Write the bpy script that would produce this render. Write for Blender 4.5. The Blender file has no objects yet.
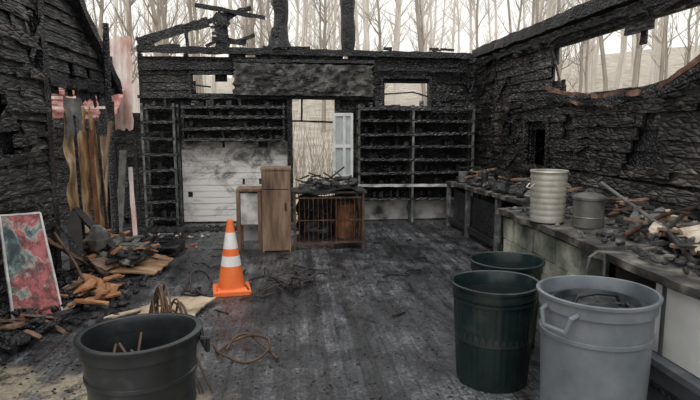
import bpy, math, random
from mathutils import Vector, Matrix, Euler, noise
random.seed(7)
R=random.random
U=random.uniform
sc=bpy.context.scene
try:
    sc.view_settings.view_transform='Standard'
    sc.view_settings.look='None'
except Exception as e: print(e)

# ---------------------------------------------------------------- materials
def base(name):
    m=bpy.data.materials.new(name); m.use_nodes=True
    nt=m.node_tree; b=nt.nodes['Principled BSDF']
    return m,nt,b
def N(nt,t,**k):
    n=nt.nodes.new(t)
    for a,v in k.items(): setattr(n,a,v)
    return n
def coords(nt,scale=(1,1,1)):
    tc=N(nt,'ShaderNodeTexCoord'); mp=N(nt,'ShaderNodeMapping')
    mp.inputs['Scale'].default_value=scale
    nt.links.new(tc.outputs['Object'],mp.inputs['Vector'])
    return mp.outputs['Vector']
def ramp(nt,fac,stops):
    r=N(nt,'ShaderNodeValToRGB'); e=r.color_ramp.elements
    while len(e)<len(stops): e.new(0.5)
    for i,(p,c) in enumerate(stops):
        e[i].position=p; e[i].color=(*c,1) if len(c)==3 else c
    nt.links.new(fac,r.inputs['Fac']); return r.outputs['Color']
def noise_n(nt,vec,scale,detail=6,rough=.6,dist=0):
    n=N(nt,'ShaderNodeTexNoise'); n.inputs['Scale'].default_value=scale
    n.inputs['Detail'].default_value=detail; n.inputs['Roughness'].default_value=rough
    n.inputs['Distortion'].default_value=dist
    nt.links.new(vec,n.inputs['Vector']); return n.outputs['Fac']
def mix(nt,fac,a,b,mode='MIX'):
    m=N(nt,'ShaderNodeMix',data_type='RGBA',blend_type=mode)
    for s,v in ((m.inputs[0],fac),(m.inputs[6],a),(m.inputs[7],b)):
        if isinstance(v,(int,float)): s.default_value=v
        elif isinstance(v,tuple): s.default_value=(*v,1)
        else: nt.links.new(v,s)
    return m.outputs[2]
def math_n(nt,op,a,b=None,c=None):
    m=N(nt,'ShaderNodeMath',operation=op)
    for i,v in enumerate((a,b,c)):
        if v is None: continue
        if isinstance(v,(int,float)): m.inputs[i].default_value=v
        else: nt.links.new(v,m.inputs[i])
    return m.outputs[0]
def bump(nt,b,h,strength=.5,dist=.02):
    bn=N(nt,'ShaderNodeBump'); bn.inputs['Strength'].default_value=strength
    bn.inputs['Distance'].default_value=dist
    nt.links.new(h,bn.inputs['Height']); nt.links.new(bn.outputs[0],b.inputs['Normal'])
def pmat(name,stops,scale=6,rough=.7,bs=.4,bd=.01,metal=0,vs=(1,1,1),spec=.4):
    m,nt,b=base(name); v=coords(nt,vs)
    f=noise_n(nt,v,scale)
    nt.links.new(ramp(nt,f,stops),b.inputs['Base Color'])
    b.inputs['Roughness'].default_value=rough; b.inputs['Metallic'].default_value=metal
    b.inputs['Specular IOR Level'].default_value=spec
    bump(nt,b,noise_n(nt,v,scale*6),bs,bd); return m
def charmat(name,dark,mid,light,vs=(1,1,1),cell=16,rough=.42,patch=None):
    """alligatored charcoal: cracked blistered cells over broad tonal variation"""
    m,nt,b=base(name); v=coords(nt,vs)
    vo=N(nt,'ShaderNodeTexVoronoi',feature='DISTANCE_TO_EDGE'); vo.inputs['Scale'].default_value=cell
    nt.links.new(v,vo.inputs['Vector'])
    vc=N(nt,'ShaderNodeTexVoronoi',feature='F1'); vc.inputs['Scale'].default_value=cell
    nt.links.new(v,vc.inputs['Vector'])
    big=noise_n(nt,coords(nt),1.6,9,.72)
    fine=noise_n(nt,v,22,5,.7)
    c=ramp(nt,big,[(.38,dark),(.52,mid),(.66,light)])
    if patch:
        pm=ramp(nt,noise_n(nt,coords(nt,(1,.6,1.6)),2.1,9,.75,.8),[(.55,(0,0,0)),(.65,(1,1,1))])
        c=mix(nt,pm,c,patch)
    c2=ramp(nt,fine,[(.3,(.3,.3,.3)),(.7,(1.7,1.7,1.7))])
    c=mix(nt,1.0,c,c2,'MULTIPLY')
    cellc=N(nt,'ShaderNodeSeparateColor'); nt.links.new(vc.outputs['Color'],cellc.inputs[0])
    c=mix(nt,1.0,c,ramp(nt,cellc.outputs[0],[(0,(.45,.45,.45)),(1,(1.6,1.6,1.6))]),'MULTIPLY')
    cr=ramp(nt,vo.outputs['Distance'],[(0,(.12,.12,.12)),(.12,(1,1,1))])
    c=mix(nt,.9,c,cr,'MULTIPLY')
    nt.links.new(c,b.inputs['Base Color'])
    b.inputs['Roughness'].default_value=rough
    b.inputs['Specular IOR Level'].default_value=.5
    h=math_n(nt,'ADD',math_n(nt,'MINIMUM',vo.outputs['Distance'],.25),math_n(nt,'MULTIPLY',fine,.15))
    bump(nt,b,h,.9,.05); return m

M={}
M['char']=charmat('charred_wood',(.006,.006,.007),(.022,.022,.022),(.068,.064,.059),(1,1,1.7),13,.42,(.088,.081,.072))
M['char2']=charmat('charred_siding',(.007,.007,.008),(.029,.027,.026),(.092,.085,.075),(.8,.7,2.2),10,.40,(.125,.11,.09))
M['charL']=charmat('charred_log',(.009,.009,.010),(.038,.039,.041),(.11,.108,.108),(1,.5,2.4),11,.40,(.14,.133,.122))
M['beam']=charmat('charred_beam',(.006,.006,.008),(.018,.019,.022),(.055,.055,.058),(2,2,2),12,.42)

def white_soot(name,lo,hi):
    m,nt,b=base(name); v=coords(nt,(1,1,1.5))
    n1=noise_n(nt,v,2.0,10,.74,.8); n2=noise_n(nt,v,14,6,.7)
    sp=N(nt,'ShaderNodeSeparateXYZ'); nt.links.new(coords(nt),sp.inputs[0])
    zz=math_n(nt,'MULTIPLY',math_n(nt,'MULTIPLY',sp.outputs['Z'],sp.outputs['Z']),hi)
    f=math_n(nt,'ADD',math_n(nt,'ADD',math_n(nt,'MULTIPLY',n1,1.0),math_n(nt,'MULTIPLY',n2,.25)),zz)
    c=ramp(nt,f,[(lo,(.72,.71,.68)),(lo+.09,(.50,.49,.46)),(lo+.18,(.19,.185,.175)),(lo+.28,(.04,.038,.035))])
    br=math_n(nt,'FRACT',math_n(nt,'MULTIPLY',math_n(nt,'SUBTRACT',sp.outputs['Z'],.03),1/.105))
    c=mix(nt,.55,c,ramp(nt,br,[(0,(.45,.44,.43)),(.06,(1,1,1)),(.96,(1,1,1)),(1,(.5,.5,.5))]),'MULTIPLY')
    nt.links.new(c,b.inputs['Base Color']); b.inputs['Roughness'].default_value=.7
    bump(nt,b,n2,.3,.01); return m
M['white']=white_soot('sooty_white_paint',.67,.12)
M['white2']=pmat('dirty_white_paint',[(.32,(.06,.058,.055)),(.42,(.34,.335,.32)),(.55,(.62,.61,.59)),(.7,(.74,.73,.71))],3.5,.65,.3,.01)
M['whitecab']=pmat('chipped_white_enamel',[(.3,(.36,.37,.36)),(.45,(.66,.67,.65)),(.7,(.82,.82,.80))],2.5,.5,.2,.005)

def floor_mat():
    m,nt,b=base('charcoal_floor'); 
    v=coords(nt); vl=coords(nt,(5.5,.22,1))
    n1=noise_n(nt,v,1.1,10,.70,.6); n2=noise_n(nt,vl,2.4,8,.7); n3=noise_n(nt,v,34,8,.8); n4=noise_n(nt,coords(nt,(1.6,.7,1)),4.5,8,.72,.5)
    sp=N(nt,'ShaderNodeSeparateXYZ'); nt.links.new(v,sp.inputs[0])
    # each plank gets its own tone
    pid=math_n(nt,'FLOOR',math_n(nt,'MULTIPLY',sp.outputs['X'],1/.11))
    wn=N(nt,'ShaderNodeTexWhiteNoise',noise_dimensions='1D'); nt.links.new(pid,wn.inputs['W'])
    c=ramp(nt,n1,[(.38,(.014,.015,.017)),(.5,(.042,.044,.048)),(.64,(.110,.112,.117))])
    c=mix(nt,.75,c,ramp(nt,wn.outputs['Value'],[(0,(.60,.60,.60)),(1,(1.4,1.4,1.4))]),'MULTIPLY')
    c=mix(nt,.95,c,ramp(nt,n2,[(.3,(.30,.30,.30)),(.65,(1.6,1.6,1.6))]),'MULTIPLY')
    c=mix(nt,.7,c,ramp(nt,n4,[(.38,(.30,.30,.30)),(.52,(1,1,1)),(.66,(1.7,1.7,1.7))]),'MULTIPLY')
    c=mix(nt,.9,c,ramp(nt,n3,[(.40,(.2,.2,.2)),(.5,(.85,.85,.85)),(.64,(2.4,2.4,2.4))]),'MULTIPLY')
    fr=math_n(nt,'FRACT',math_n(nt,'MULTIPLY',sp.outputs['X'],1/.11))
    jt=ramp(nt,fr,[(0,(.12,.12,.12)),(.09,(1,1,1)),(.93,(1,1,1)),(1,(.12,.12,.12))])
    jm=ramp(nt,noise_n(nt,v,1.6,5),[(.38,(.20,.20,.20)),(.58,(.90,.90,.90))])
    c=mix(nt,jm,c,jt,'MULTIPLY')
    y=math_n(nt,'ADD',sp.outputs['Y'],math_n(nt,'MULTIPLY',n1,1.1))
    y=math_n(nt,'ADD',y,math_n(nt,'MULTIPLY',sp.outputs['X'],.45))
    msk=ramp(nt,math_n(nt,'MULTIPLY',y,.2),[(.675,(1,1,1)),(.705,(0,0,0))])
    mn=ramp(nt,noise_n(nt,v,6,6,.75),[(.42,(.1,.1,.1)),(.54,(.95,.95,.95))])
    tan=ramp(nt,n3,[(.3,(.12,.10,.075)),(.55,(.34,.29,.21)),(.8,(.52,.46,.36))])
    c=mix(nt,math_n(nt,'MULTIPLY',msk,mn),c,tan)
    nt.links.new(c,b.inputs['Base Color'])
    nt.links.new(ramp(nt,n4,[(.40,(.22,.22,.22)),(.6,(.55,.55,.55))]),b.inputs['Roughness'])
    b.inputs['Specular IOR Level'].default_value=.6
    h=math_n(nt,'ADD',math_n(nt,'ADD',math_n(nt,'MULTIPLY',n3,.3),math_n(nt,'MULTIPLY',n4,.5)),math_n(nt,'MULTIPLY',n2,.5))
    bump(nt,b,h,.5,.025); return m
M['floor']=floor_mat()
M['ground']=pmat('leaf_litter',[(.3,(.27,.24,.195)),(.5,(.41,.37,.31)),(.7,(.54,.50,.44))],1.2,.95,.3,.05,spec=.1)
M['bark']=pmat('bark',[(.3,(.25,.22,.185)),(.7,(.43,.39,.335))],4,.95,.4,.03,vs=(3,3,.4),spec=.1)
M['barkfar']=pmat('bark_haze_tint',[(.3,(.58,.54,.49)),(.7,(.72,.68,.63))],3,.95,.2,.03,vs=(3,3,.4),spec=.1)  # distant trees: air haze painted in as a paler bark colour
M['rust']=pmat('rusty_metal',[(.3,(.05,.024,.016)),(.48,(.17,.07,.035)),(.62,(.28,.12,.055)),(.78,(.12,.09,.075))],5,.6,.4,.01,.2)
M['rustbar']=pmat('rusty_bars',[(.3,(.03,.022,.018)),(.5,(.10,.058,.038)),(.7,(.19,.13,.095))],9,.6,.3,.005,.3)
M['rustdark']=pmat('burnt_steel',[(.3,(.014,.012,.012)),(.5,(.05,.036,.030)),(.7,(.15,.07,.04))],6,.55,.4,.01,.3)
M['ochre']=pmat('scorched_ochre_sheet',[(.3,(.03,.022,.016)),(.40,(.16,.09,.045)),(.50,(.38,.22,.10)),(.60,(.60,.47,.31)),(.68,(.34,.14,.05)),(.78,(.06,.04,.03))],3.4,.38,.4,.01,.1,vs=(1.6,1.6,.4))
M['pinkmetal']=pmat('faded_pink_metal',[(.3,(.22,.10,.08)),(.42,(.50,.29,.25)),(.55,(.66,.54,.50)),(.7,(.78,.75,.72))],2.5,.6,.3,.01,vs=(2,2,.6))
M['redroof']=pmat('faded_red_roofing',[(.35,(.10,.045,.04)),(.5,(.36,.14,.12)),(.7,(.60,.38,.34))],5,.7,.3,.01)
M['rustred']=pmat('rusted_strip',[(.35,(.04,.025,.02)),(.5,(.17,.085,.06)),(.7,(.34,.21,.16))],6,.7,.3,.01)
M['greypanel']=pmat('heat_crazed_panel',[(.34,(.012,.012,.012)),(.5,(.052,.052,.049)),(.66,(.16,.155,.14))],6,.7,.9,.03)
M['ply']=pmat('weathered_plywood',[(.3,(.08,.045,.028)),(.5,(.30,.18,.10)),(.7,(.54,.40,.26))],4,.7,.3,.01,vs=(1,3,1))
M['plylight']=pmat('pale_plywood',[(.3,(.16,.12,.08)),(.5,(.42,.33,.23)),(.72,(.60,.50,.37))],5,.75,.3,.01)
M['cabwood']=pmat('smoked_cabinet_wood',[(.3,(.065,.040,.026)),(.5,(.19,.118,.078)),(.72,(.33,.235,.16))],3,.5,.3,.01,vs=(4,4,.6))
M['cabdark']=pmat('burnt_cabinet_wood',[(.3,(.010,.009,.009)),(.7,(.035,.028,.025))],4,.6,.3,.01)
M['orange']=pmat('orange_brown_scrap',[(.3,(.12,.05,.025)),(.5,(.36,.16,.07)),(.7,(.56,.34,.19))],5,.7,.3,.01)
M['stone']=pmat('ashy_stone',[(.3,(.05,.05,.048)),(.6,(.16,.155,.145)),(.8,(.30,.29,.27))],8,.85,.6,.02)
M['ash']=pmat('ash_clods',[(.3,(.010,.010,.011)),(.6,(.034,.034,.036)),(.8,(.09,.09,.09))],9,.55,.5,.02)
M['chip']=pmat('charcoal_chips',[(.35,(.008,.008,.009)),(.6,(.026,.026,.028)),(.8,(.08,.08,.08))],3,.5,.4,.01)
M['block']=pmat('mossy_block',[(.3,(.05,.058,.048)),(.5,(.20,.215,.17)),(.66,(.44,.44,.36))],4,.85,.6,.02)
M['bluegrey']=pmat('sooty_bluegrey_base',[(.3,(.03,.035,.04)),(.6,(.09,.10,.11)),(.8,(.17,.18,.19))],4,.7,.3,.01)
M['counter']=pmat('sooty_countertop',[(.38,(.02,.02,.02)),(.52,(.075,.072,.066)),(.66,(.24,.22,.185))],5.5,.45,.4,.01)
M['galv']=pmat('smoked_galvanised_steel',[(.3,(.20,.19,.165)),(.5,(.42,.40,.35)),(.8,(.60,.58,.53))],5,.42,.2,.005,.4,vs=(1,1,.4))
M['galvd']=pmat('dull_steel',[(.3,(.07,.07,.065)),(.7,(.21,.21,.19))],6,.4,.2,.005,.5)
M['cone']=pmat('cone_orange',[(.3,(.74,.13,.03)),(.7,(.88,.22,.06))],6,.45,.1,.002)
M['conew']=pmat('cone_reflective_white',[(.3,(.66,.66,.64)),(.7,(.82,.82,.80))],10,.4,.1,.002)
M['sashw']=pmat('chalky_white_frame',[(.3,(.42,.43,.42)),(.5,(.64,.64,.62)),(.7,(.74,.74,.72))],7,.6,.1,.002)
M['binblack']=pmat('black_plastic',[(.3,(.008,.010,.011)),(.6,(.024,.028,.030)),(.75,(.06,.062,.062))],4,.28,.1,.004)
M['bingreen']=pmat('dark_green_plastic',[(.3,(.005,.010,.010)),(.6,(.011,.023,.023)),(.75,(.035,.047,.045))],4,.26,.1,.004)
M['bingrey']=pmat('bluegrey_plastic',[(.3,(.07,.083,.095)),(.5,(.125,.145,.162)),(.7,(.18,.20,.215))],3.4,.38,.1,.004)
M['hose']=pmat('brown_cable',[(.3,(.035,.022,.014)),(.7,(.14,.08,.05))],8,.6,.2,.004)
M['wire']=pmat('dark_cable',[(.3,(.012,.012,.013)),(.7,(.06,.05,.045))],8,.5,.2,.004)
M['paper']=pmat('scorched_cloth',[(.3,(.16,.12,.09)),(.5,(.42,.35,.27)),(.7,(.6,.54,.45))],6,.85,.4,.01)
M['red']=pmat('red_scrap',[(.3,(.25,.03,.03)),(.7,(.5,.08,.07))],6,.6,.2,.005)
M['glassy']=pmat('dusty_glass',[(.3,(.30,.33,.33)),(.7,(.5,.53,.52))],6,.2,.1,.002)
M['greenpost']=pmat('smoked_grey_paint',[(.3,(.03,.032,.031)),(.5,(.10,.11,.105)),(.7,(.25,.265,.25))],6,.65,.3,.01)
def signmat():
    m,nt,b=base('painted_sign_face'); v=coords(nt,(1,1,.7))
    n=noise_n(nt,v,3.6,6,.62,.5)
    c=ramp(nt,n,[(.36,(.03,.05,.06)),(.43,(.11,.20,.20)),(.47,(.42,.38,.34)),(.50,(.40,.10,.11)),(.60,(.46,.15,.15)),(.66,(.56,.44,.39)),(.72,(.10,.07,.07))])
    d=ramp(nt,noise_n(nt,v,9,7,.75),[(.42,(.15,.14,.14)),(.55,(1,1,1))])
    c=mix(nt,.85,c,d,'MULTIPLY')
    nt.links.new(c,b.inputs['Base Color']); b.inputs['Roughness'].default_value=.5
    return m
M['sign']=signmat()

# ---------------------------------------------------------------- mesh builder
class MB:
    def __init__(s): s.v=[];s.f=[];s.m=[]
    def add(s,vs,fs,mat=0):
        o=len(s.v); s.v+= [tuple(p) for p in vs]
        for f in fs: s.f.append(tuple(i+o for i in f)); s.m.append(mat)
    def box(s,c,d,rot=(0,0,0),mat=0,jit=0,taper=1.0):
        E=Euler(rot).to_matrix(); vs=[]
        for z in(-.5,.5):
            k=taper if z>0 else 1
            for x,y in((-.5,-.5),(.5,-.5),(.5,.5),(-.5,.5)):
                p=Vector((x*d[0]*k+U(-jit,jit),y*d[1]*k+U(-jit,jit),z*d[2]+U(-jit,jit)))
                vs.append(E@p+Vector(c))
        s.add(vs,[(3,2,1,0),(4,5,6,7),(0,1,5,4),(1,2,6,5),(2,3,7,6),(3,0,4,7)],mat)
    def clod(s,c,d,mat=0,rot=None):
        """irregular broken lump"""
        E=Euler(rot or (U(-.3,.3),U(-.3,.3),U(0,6.28))).to_matrix(); c=Vector(c); vs=[]
        n=7; ph=U(0,6)
        for z,k in((-.5,U(.5,.8)),(-.1,1),(.3,U(.7,.95)),(.5,U(.3,.55))):
            for i in range(n):
                t=ph+2*math.pi*i/n; q=.5*k*U(.72,1.12)
                vs.append(E@Vector((q*math.cos(t)*d[0],q*math.sin(t)*d[1],z*d[2]*U(.8,1.15)))+c)
        fs=[tuple(reversed(range(n))),tuple(3*n+i for i in range(n))]
        for j in range(3):
            for i in range(n): fs.append((j*n+i,j*n+(i+1)%n,(j+1)*n+(i+1)%n,(j+1)*n+i))
        s.add(vs,fs,mat)
    def shard(s,c,L,w,t,mat=0,rot=(0,0,0)):
        """splintered board piece with pointed broken ends"""
        E=Euler(rot).to_matrix(); c=Vector(c); n=6; vs=[]
        for i in range(n+1):
            u=i/n; k=1 if .15<u<.85 else U(.25,.8)
            for y,z in((-1,-1),(1,-1),(1,1),(-1,1)):
                vs.append(E@Vector(((u-.5)*L+U(-.02,.02)*L,y*w/2*k*U(.85,1.1),z*t/2*U(.7,1.1)))+c)
        fs=[(0,1,2,3),tuple(n*4+i for i in(3,2,1,0))]
        for i in range(n):
            for k in range(4): fs.append((i*4+k,i*4+4+k,i*4+4+(k+1)%4,i*4+(k+1)%4))
        s.add(vs,fs,mat)
    def beam(s,a,b,w,t,mat=0,jit=0,seg=1,up=(0,0,1)):
        a=Vector(a);b=Vector(b);d=(b-a).normalized(); u=Vector(up)
        if abs(d.dot(u))>.95: u=Vector((0,1,0))
        x=d.cross(u).normalized(); y=x.cross(d).normalized(); vs=[]
        for i in range(seg+1):
            c=a.lerp(b,i/seg)
            for p,q in((-1,-1),(1,-1),(1,1),(-1,1)):
                vs.append(c+x*(p*w/2+U(-jit,jit))+y*(q*t/2+U(-jit,jit)))
        fs=[(0,1,2,3),tuple(seg*4+i for i in(3,2,1,0))]
        for i in range(seg):
            for k in range(4):
                fs.append((i*4+k,i*4+4+k,i*4+4+(k+1)%4,i*4+(k+1)%4))
        s.add(vs,fs,mat)
    def tube(s,pts,rad,n=8,mat=0,jit=0,cap=True):
        pts=[Vector(p) for p in pts]; L=len(pts); vs=[]
        if not isinstance(rad,(list,tuple)): rad=[rad]*L
        px=None
        for i,p in enumerate(pts):
            d=(pts[min(i+1,L-1)]-pts[max(i-1,0)]).normalized()
            if px is None:
                u=Vector((0,0,1)) if abs(d.z)<.9 else Vector((1,0,0)); px=d.cross(u).normalized()
            else: px=(px-d*px.dot(d)).normalized()
            y=d.cross(px)
            for k in range(n):
                t=2*math.pi*k/n; r=rad[i]*(1+U(-jit,jit))
                vs.append(p+px*math.cos(t)*r+y*math.sin(t)*r)
        fs=[]
        for i in range(L-1):
            for k in range(n):
                fs.append((i*n+k,i*n+(k+1)%n,(i+1)*n+(k+1)%n,(i+1)*n+k))
        if cap: fs+= [tuple(reversed(range(n))),tuple((L-1)*n+k for k in range(n))]
        s.add(vs,fs,mat)
    def lathe(s,prof,c,n=48,mat=0,flute=0,nf=0,mats=None):
        vs=[];c=Vector(c)
        for r,z in prof:
            for k in range(n):
                t=2*math.pi*k/n; rr=r
                if flute and r>.05: rr=r*(1+flute*math.cos(nf*t))
                vs.append(c+Vector((rr*math.cos(t),rr*math.sin(t),z)))
        o=len(s.v); s.v+=[tuple(p) for p in vs]
        for i in range(len(prof)-1):
            for k in range(n):
                s.f.append((o+i*n+k,o+i*n+(k+1)%n,o+(i+1)*n+(k+1)%n,o+(i+1)*n+k))
                s.m.append(mats[i] if mats else mat)
    def sheet(s,a,b,c,d,nu=14,nv=14,amp=.02,sc=3,mat=0,ragged=0,wave=0,nw=8,thick=.006):
        a,b,c,d=map(Vector,(a,b,c,d)); nrm=(b-a).cross(d-a).normalized(); tops=[];bots=[]
        seed=Vector((U(0,50),U(0,50),U(0,50)))
        for j in range(nv+1):
            for i in range(nu+1):
                u=i/nu;v=j/nv
                if ragged:
                    if i in(0,nu): u+=U(-ragged,ragged)
                    if j in(0,nv): v+=U(-ragged,ragged)
                p=a.lerp(b,u).lerp(d.lerp(c,u),v)
                o=amp*noise.noise(p*sc+seed)+wave*math.sin(u*nw*2*math.pi)
                tops.append(p+nrm*(o+thick/2)); bots.append(p+nrm*(o-thick/2))
        n=(nu+1)*(nv+1); fs=[]
        W=nu+1
        for j in range(nv):
            for i in range(nu):
                q=(j*W+i,j*W+i+1,(j+1)*W+i+1,(j+1)*W+i)
                fs.append(q); fs.append(tuple(x+n for x in reversed(q)))
        for j in range(nv):
            fs.append((j*W,(j+1)*W,(j+1)*W+n,j*W+n)); fs.append((j*W+nu,j*W+nu+n,(j+1)*W+nu+n,(j+1)*W+nu))
        for i in range(nu):
            fs.append((i,i+n,i+1+n,i+1)); k=nv*W; fs.append((k+i,k+i+1,k+i+1+n,k+i+n))
        s.add(tops+bots,fs,mat)
    def rock(s,c,r,mat=0,sq=.7): s.clod(c,(2*r,2*r*U(.7,1),2*r*sq),mat)
    def obj(s,name,mats,smooth=False,parent=None,bevel=0):
        me=bpy.data.meshes.new(name); me.from_pydata(s.v,[],s.f); me.update()
        for k in mats: me.materials.append(M[k])
        me.polygons.foreach_set('material_index',s.m)
        if smooth: me.polygons.foreach_set('use_smooth',[True]*len(s.f))
        o=bpy.data.objects.new(name,me); sc.collection.objects.link(o)
        if smooth:
            try: me.set_sharp_from_angle(angle=math.radians(38))
            except Exception: pass
        if bevel:
            bm=o.modifiers.new('bevel','BEVEL'); bm.width=bevel; bm.segments=2; bm.limit_method='ANGLE'
        if parent: o.parent=parent
        return o
def empty(name,loc=(0,0,0)):
    e=bpy.data.objects.new(name,None); sc.collection.objects.link(e); e.location=loc; e.empty_display_size=.2
    return e

XR=3.25; XL=-2.6; YB=9.5
# ---------------------------------------------------------------- board walls
def boards(mb,axis,const,s0,s1,z0,z1,pred,bh=.125,out=-1,mat=0,jo=.005,step=.04,miss=0.,lap=.022,sag=0.004,rough=0.):
    z=z0;row=0
    while z<z1-.02:
        zc=z+bh/2; s=s0; start=None; lim=U(.6,2.4)
        runs=[]
        while s<=s1+1e-6:
            ok=pred(s,zc+.03*noise.noise(Vector((s*7,row*3.1,1))))
            if ok and start is None: start=s; lim=U(.8,3.4)
            if start is not None and ((not ok) or s-start>lim):
                if s-start>step*.9: runs.append((start,s))
                start=s if ok else None; lim=U(.8,3.4)
            s+=step
        if start is not None and s1-start>.02: runs.append((start,s1))
        for a,b in runs:
            if R()<miss: continue
            o=U(-jo,jo); sg=[U(-sag,sag),U(-sag,sag)]
            if miss and R()<.08: sg[random.choice([0,1])]-=U(.02,.07); o+=.012
            sp=.25 if not rough else .09
            n=max(1,int((b-a)/sp)); vs=[]
            for i in range(n+1):
                u=i/n; sv=a+(b-a)*u; t=sg[0]+(sg[1]-sg[0])*u+U(-.003,.003); oo=o+U(-.003,.003)
                lo_=abs(noise.noise(Vector((sv*5,row*2.7,7))))*rough*2.2+U(0,rough*.4)
                if rough and R()<.04: lo_+=rough*1.5
                p0=const+out*(lap+oo); p1=const+out*(.006+oo); q=const-out*.012
                for (d,zz) in((q,z+t-.006+lo_),(p0,z+t-.006+lo_),(p1,z+bh+t),(q,z+bh+t)):
                    vs.append((sv,d,zz) if axis=='x' else (d,sv,zz))
            fs=[(0,1,2,3),tuple(n*4+i for i in(3,2,1,0))]
            for i in range(n):
                for k in range(4): fs.append((i*4+k,i*4+4+k,i*4+4+(k+1)%4,i*4+(k+1)%4))
            mb.add(vs,fs,mat)
        z+=bh; row+=1
def peel(mb,axis,const,out,s0,s1,z0,z1,n,pred,mat=0):
    """loose char boards hanging on the face of the wall"""
    for k in range(n):
        s=U(s0,s1); z=U(z0,z1)
        L=U(.2,.8); a=U(-.08,.08) if R()<.7 else U(-1.3,1.3); w=U(.03,.09)
        dx=L*.5*math.cos(a); dz=L*.5*abs(math.sin(a))
        if not all(pred(s+p*dx,z+q*dz) for p in(-1,0,1) for q in(-1,1)): continue
        c=const+out*(.028+U(0,.02))
        rz=U(-.05,.05)
        if axis=='x': mb.shard((s,c,z),L,.012,w,mat,(0,a,rz))
        else: mb.shard((c,s,z),L,.012,w,mat,(0,a,math.pi/2+rz))
nz=lambda a,b,k=3:noise.noise(Vector((a*k,b*k,5.3)))

# back wall
def pb(x,z):
    n=nz(x,z,4)*.05
    if x<-2.5: return z<1.75+.3*nz(x,0,2)
    top=2.86+.02*nz(x,0,5)
    if z>top: return False
    if -1.65-n<x<-.95+n and 2.17<z<2.50+n: return False
    if 1.57-n<x<2.37+n and 2.0-n<z<2.46: return False
    if -.0<x<.73 and z<2.16: return False
    return True
def pb2(x,z): return pb(x,z) and nz(x,z,2.6)<.42
mb=MB()
boards(mb,'x',YB,-4.6,XR+.02,0,2.9,pb2,.125,-1,0,.006,miss=.06,rough=.008)
boards(mb,'x',YB+.05,-4.6,XR+.02,0,2.9,pb,.20,-1,1,.003)
peel(mb,'x',YB,-1,-2.4,3.1,1.7,2.75,30,pb,1)
for x in [-2.5,-1.75,-.9,-.04,.77,1.5,2.42,3.1]:
    mb.beam((x,YB+.11,0),(x,YB+.11,2.85),.06,.09,1,.004,6)
def pw(x,z): return z<1.38+.25*nz(x,0,3) and x<-.03 and not(nz(x,z,5)>.55)
boards(mb,'x',YB-.03,-1.86,-.02,.03,1.62,pw,.105,-1,2,.002,lap=.012,sag=.003)
boards(mb,'x',YB-.03,1.02,3.15,.02,.36,lambda x,z:True,.16,-1,3,.003,lap=.012)
mb.obj('wall_back',['char','beam','white','white2'])

# back wall top timbers
mb=MB()
mb.beam((-2.50,YB-.04,2.90),(3.1,YB-.04,2.86),.14,.10,0,.010,40)
mb.beam((-2.5,YB-.06,2.60),(-.96,YB-.06,2.62),.05,.07,0,.008,10)
mb.beam((1.4,YB-.08,2.62),(3.1,YB-.08,2.60),.05,.06,0,.008,14)
mb.beam((-2.5,YB-.10,2.13),(1.5,YB-.10,2.12),.14,.05,0,.006,26)
mb.beam((-.95,YB-.1,2.72),(1.4,YB-.1,2.72),.2,.05,0,.008,14)
for k in range(10): 
    x=U(-2.4,3.0); mb.shard((x,YB-.04,2.95+U(0,.02)),U(.1,.4),.05,U(.03,.06),0,(0,U(-.12,.12),U(-.1,.1)))
mb.obj('trim_1',['beam'])

# heat-crazed panel over the door
mb=MB()
mb.sheet((-.95,YB-.22,2.16),(1.38,YB-.22,2.15),(1.36,YB-.18,2.66),(-.93,YB-.18,2.68),50,14,.05,9,0,.012,thick=.05)
mb.sheet((-.2,YB-.26,2.26),(1.1,YB-.26,2.20),(1.0,YB-.25,2.60),(-.1,YB-.25,2.62),30,10,.07,11,0,.06,thick=.02)
for k in range(50):
    mb.clod((U(-.9,1.3),YB-.25,U(2.18,2.64)),(U(.04,.2),U(.03,.06),U(.03,.10)),0,(0,U(-.3,.3),0))
mb.obj('scorched_fascia_panel',['greypanel'])

# roof remnants
mb=MB()
pts=[(-.18,YB,2.94),(-.20,YB,3.1),(-.17,YB,3.3),(-.15,YB,3.5),(-.18,YB,3.7),(-.19,YB,3.9),(-.17,YB,4.5)]
mb.tube(pts,[.20,.16,.13,.12,.14,.13,.10],11,0,.16)
for k in range(8): mb.clod((-.18+U(-.15,.15),YB+U(-.1,.1),2.98+U(0,.3)),(.14,.12,.16),0)
mb.obj('charred_post',['beam'])
mb=MB()
mb.tube([(.96,YB,2.94),(.97,YB,3.1),(.955,YB,3.3),(.96,YB,3.5),(.95,YB,3.7),(.97,YB,4.5)],[.10,.12,.13,.11,.12,.13],11,0,.12)
mb.obj('charred_post',['beam'])
mb=MB()
mb.beam((-2.5,YB,3.01),(-1.35,YB,3.36),.07,.14,0,.014,16)
mb.beam((-1.35,YB,3.36),(-.65,YB,3.60),.05,.08,0,.015,8)
mb.beam((-1.55,YB-.06,3.62),(-.42,YB-.06,3.42),.05,.06,0,.015,8)
mb.beam((-1.15,YB,2.93),(-1.12,YB,3.50),.20,.18,0,.035,8)
mb.beam((-1.7,YB,2.93),(-1.72,YB,3.2),.06,.08,0,.01,4)
mb.beam((-.95,YB,3.05),(-.6,YB,3.16),.05,.05,0,.015,4)
mb.beam((-1.3,YB,3.1),(-.75,YB,3.02),.05,.08,0,.02,4)
mb.beam((-2.3,YB,2.95),(-2.3,YB,3.05),.08,.1,0,.01,2)
for k in range(10): mb.shard((U(-1.3,-.95),YB-.03+U(-.04,.04),U(2.98,3.5)),U(.08,.3),.03,U(.03,.06),0,(0,U(-1,1),0))
mb.obj('charred_roof_rafters',['beam'])

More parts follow.
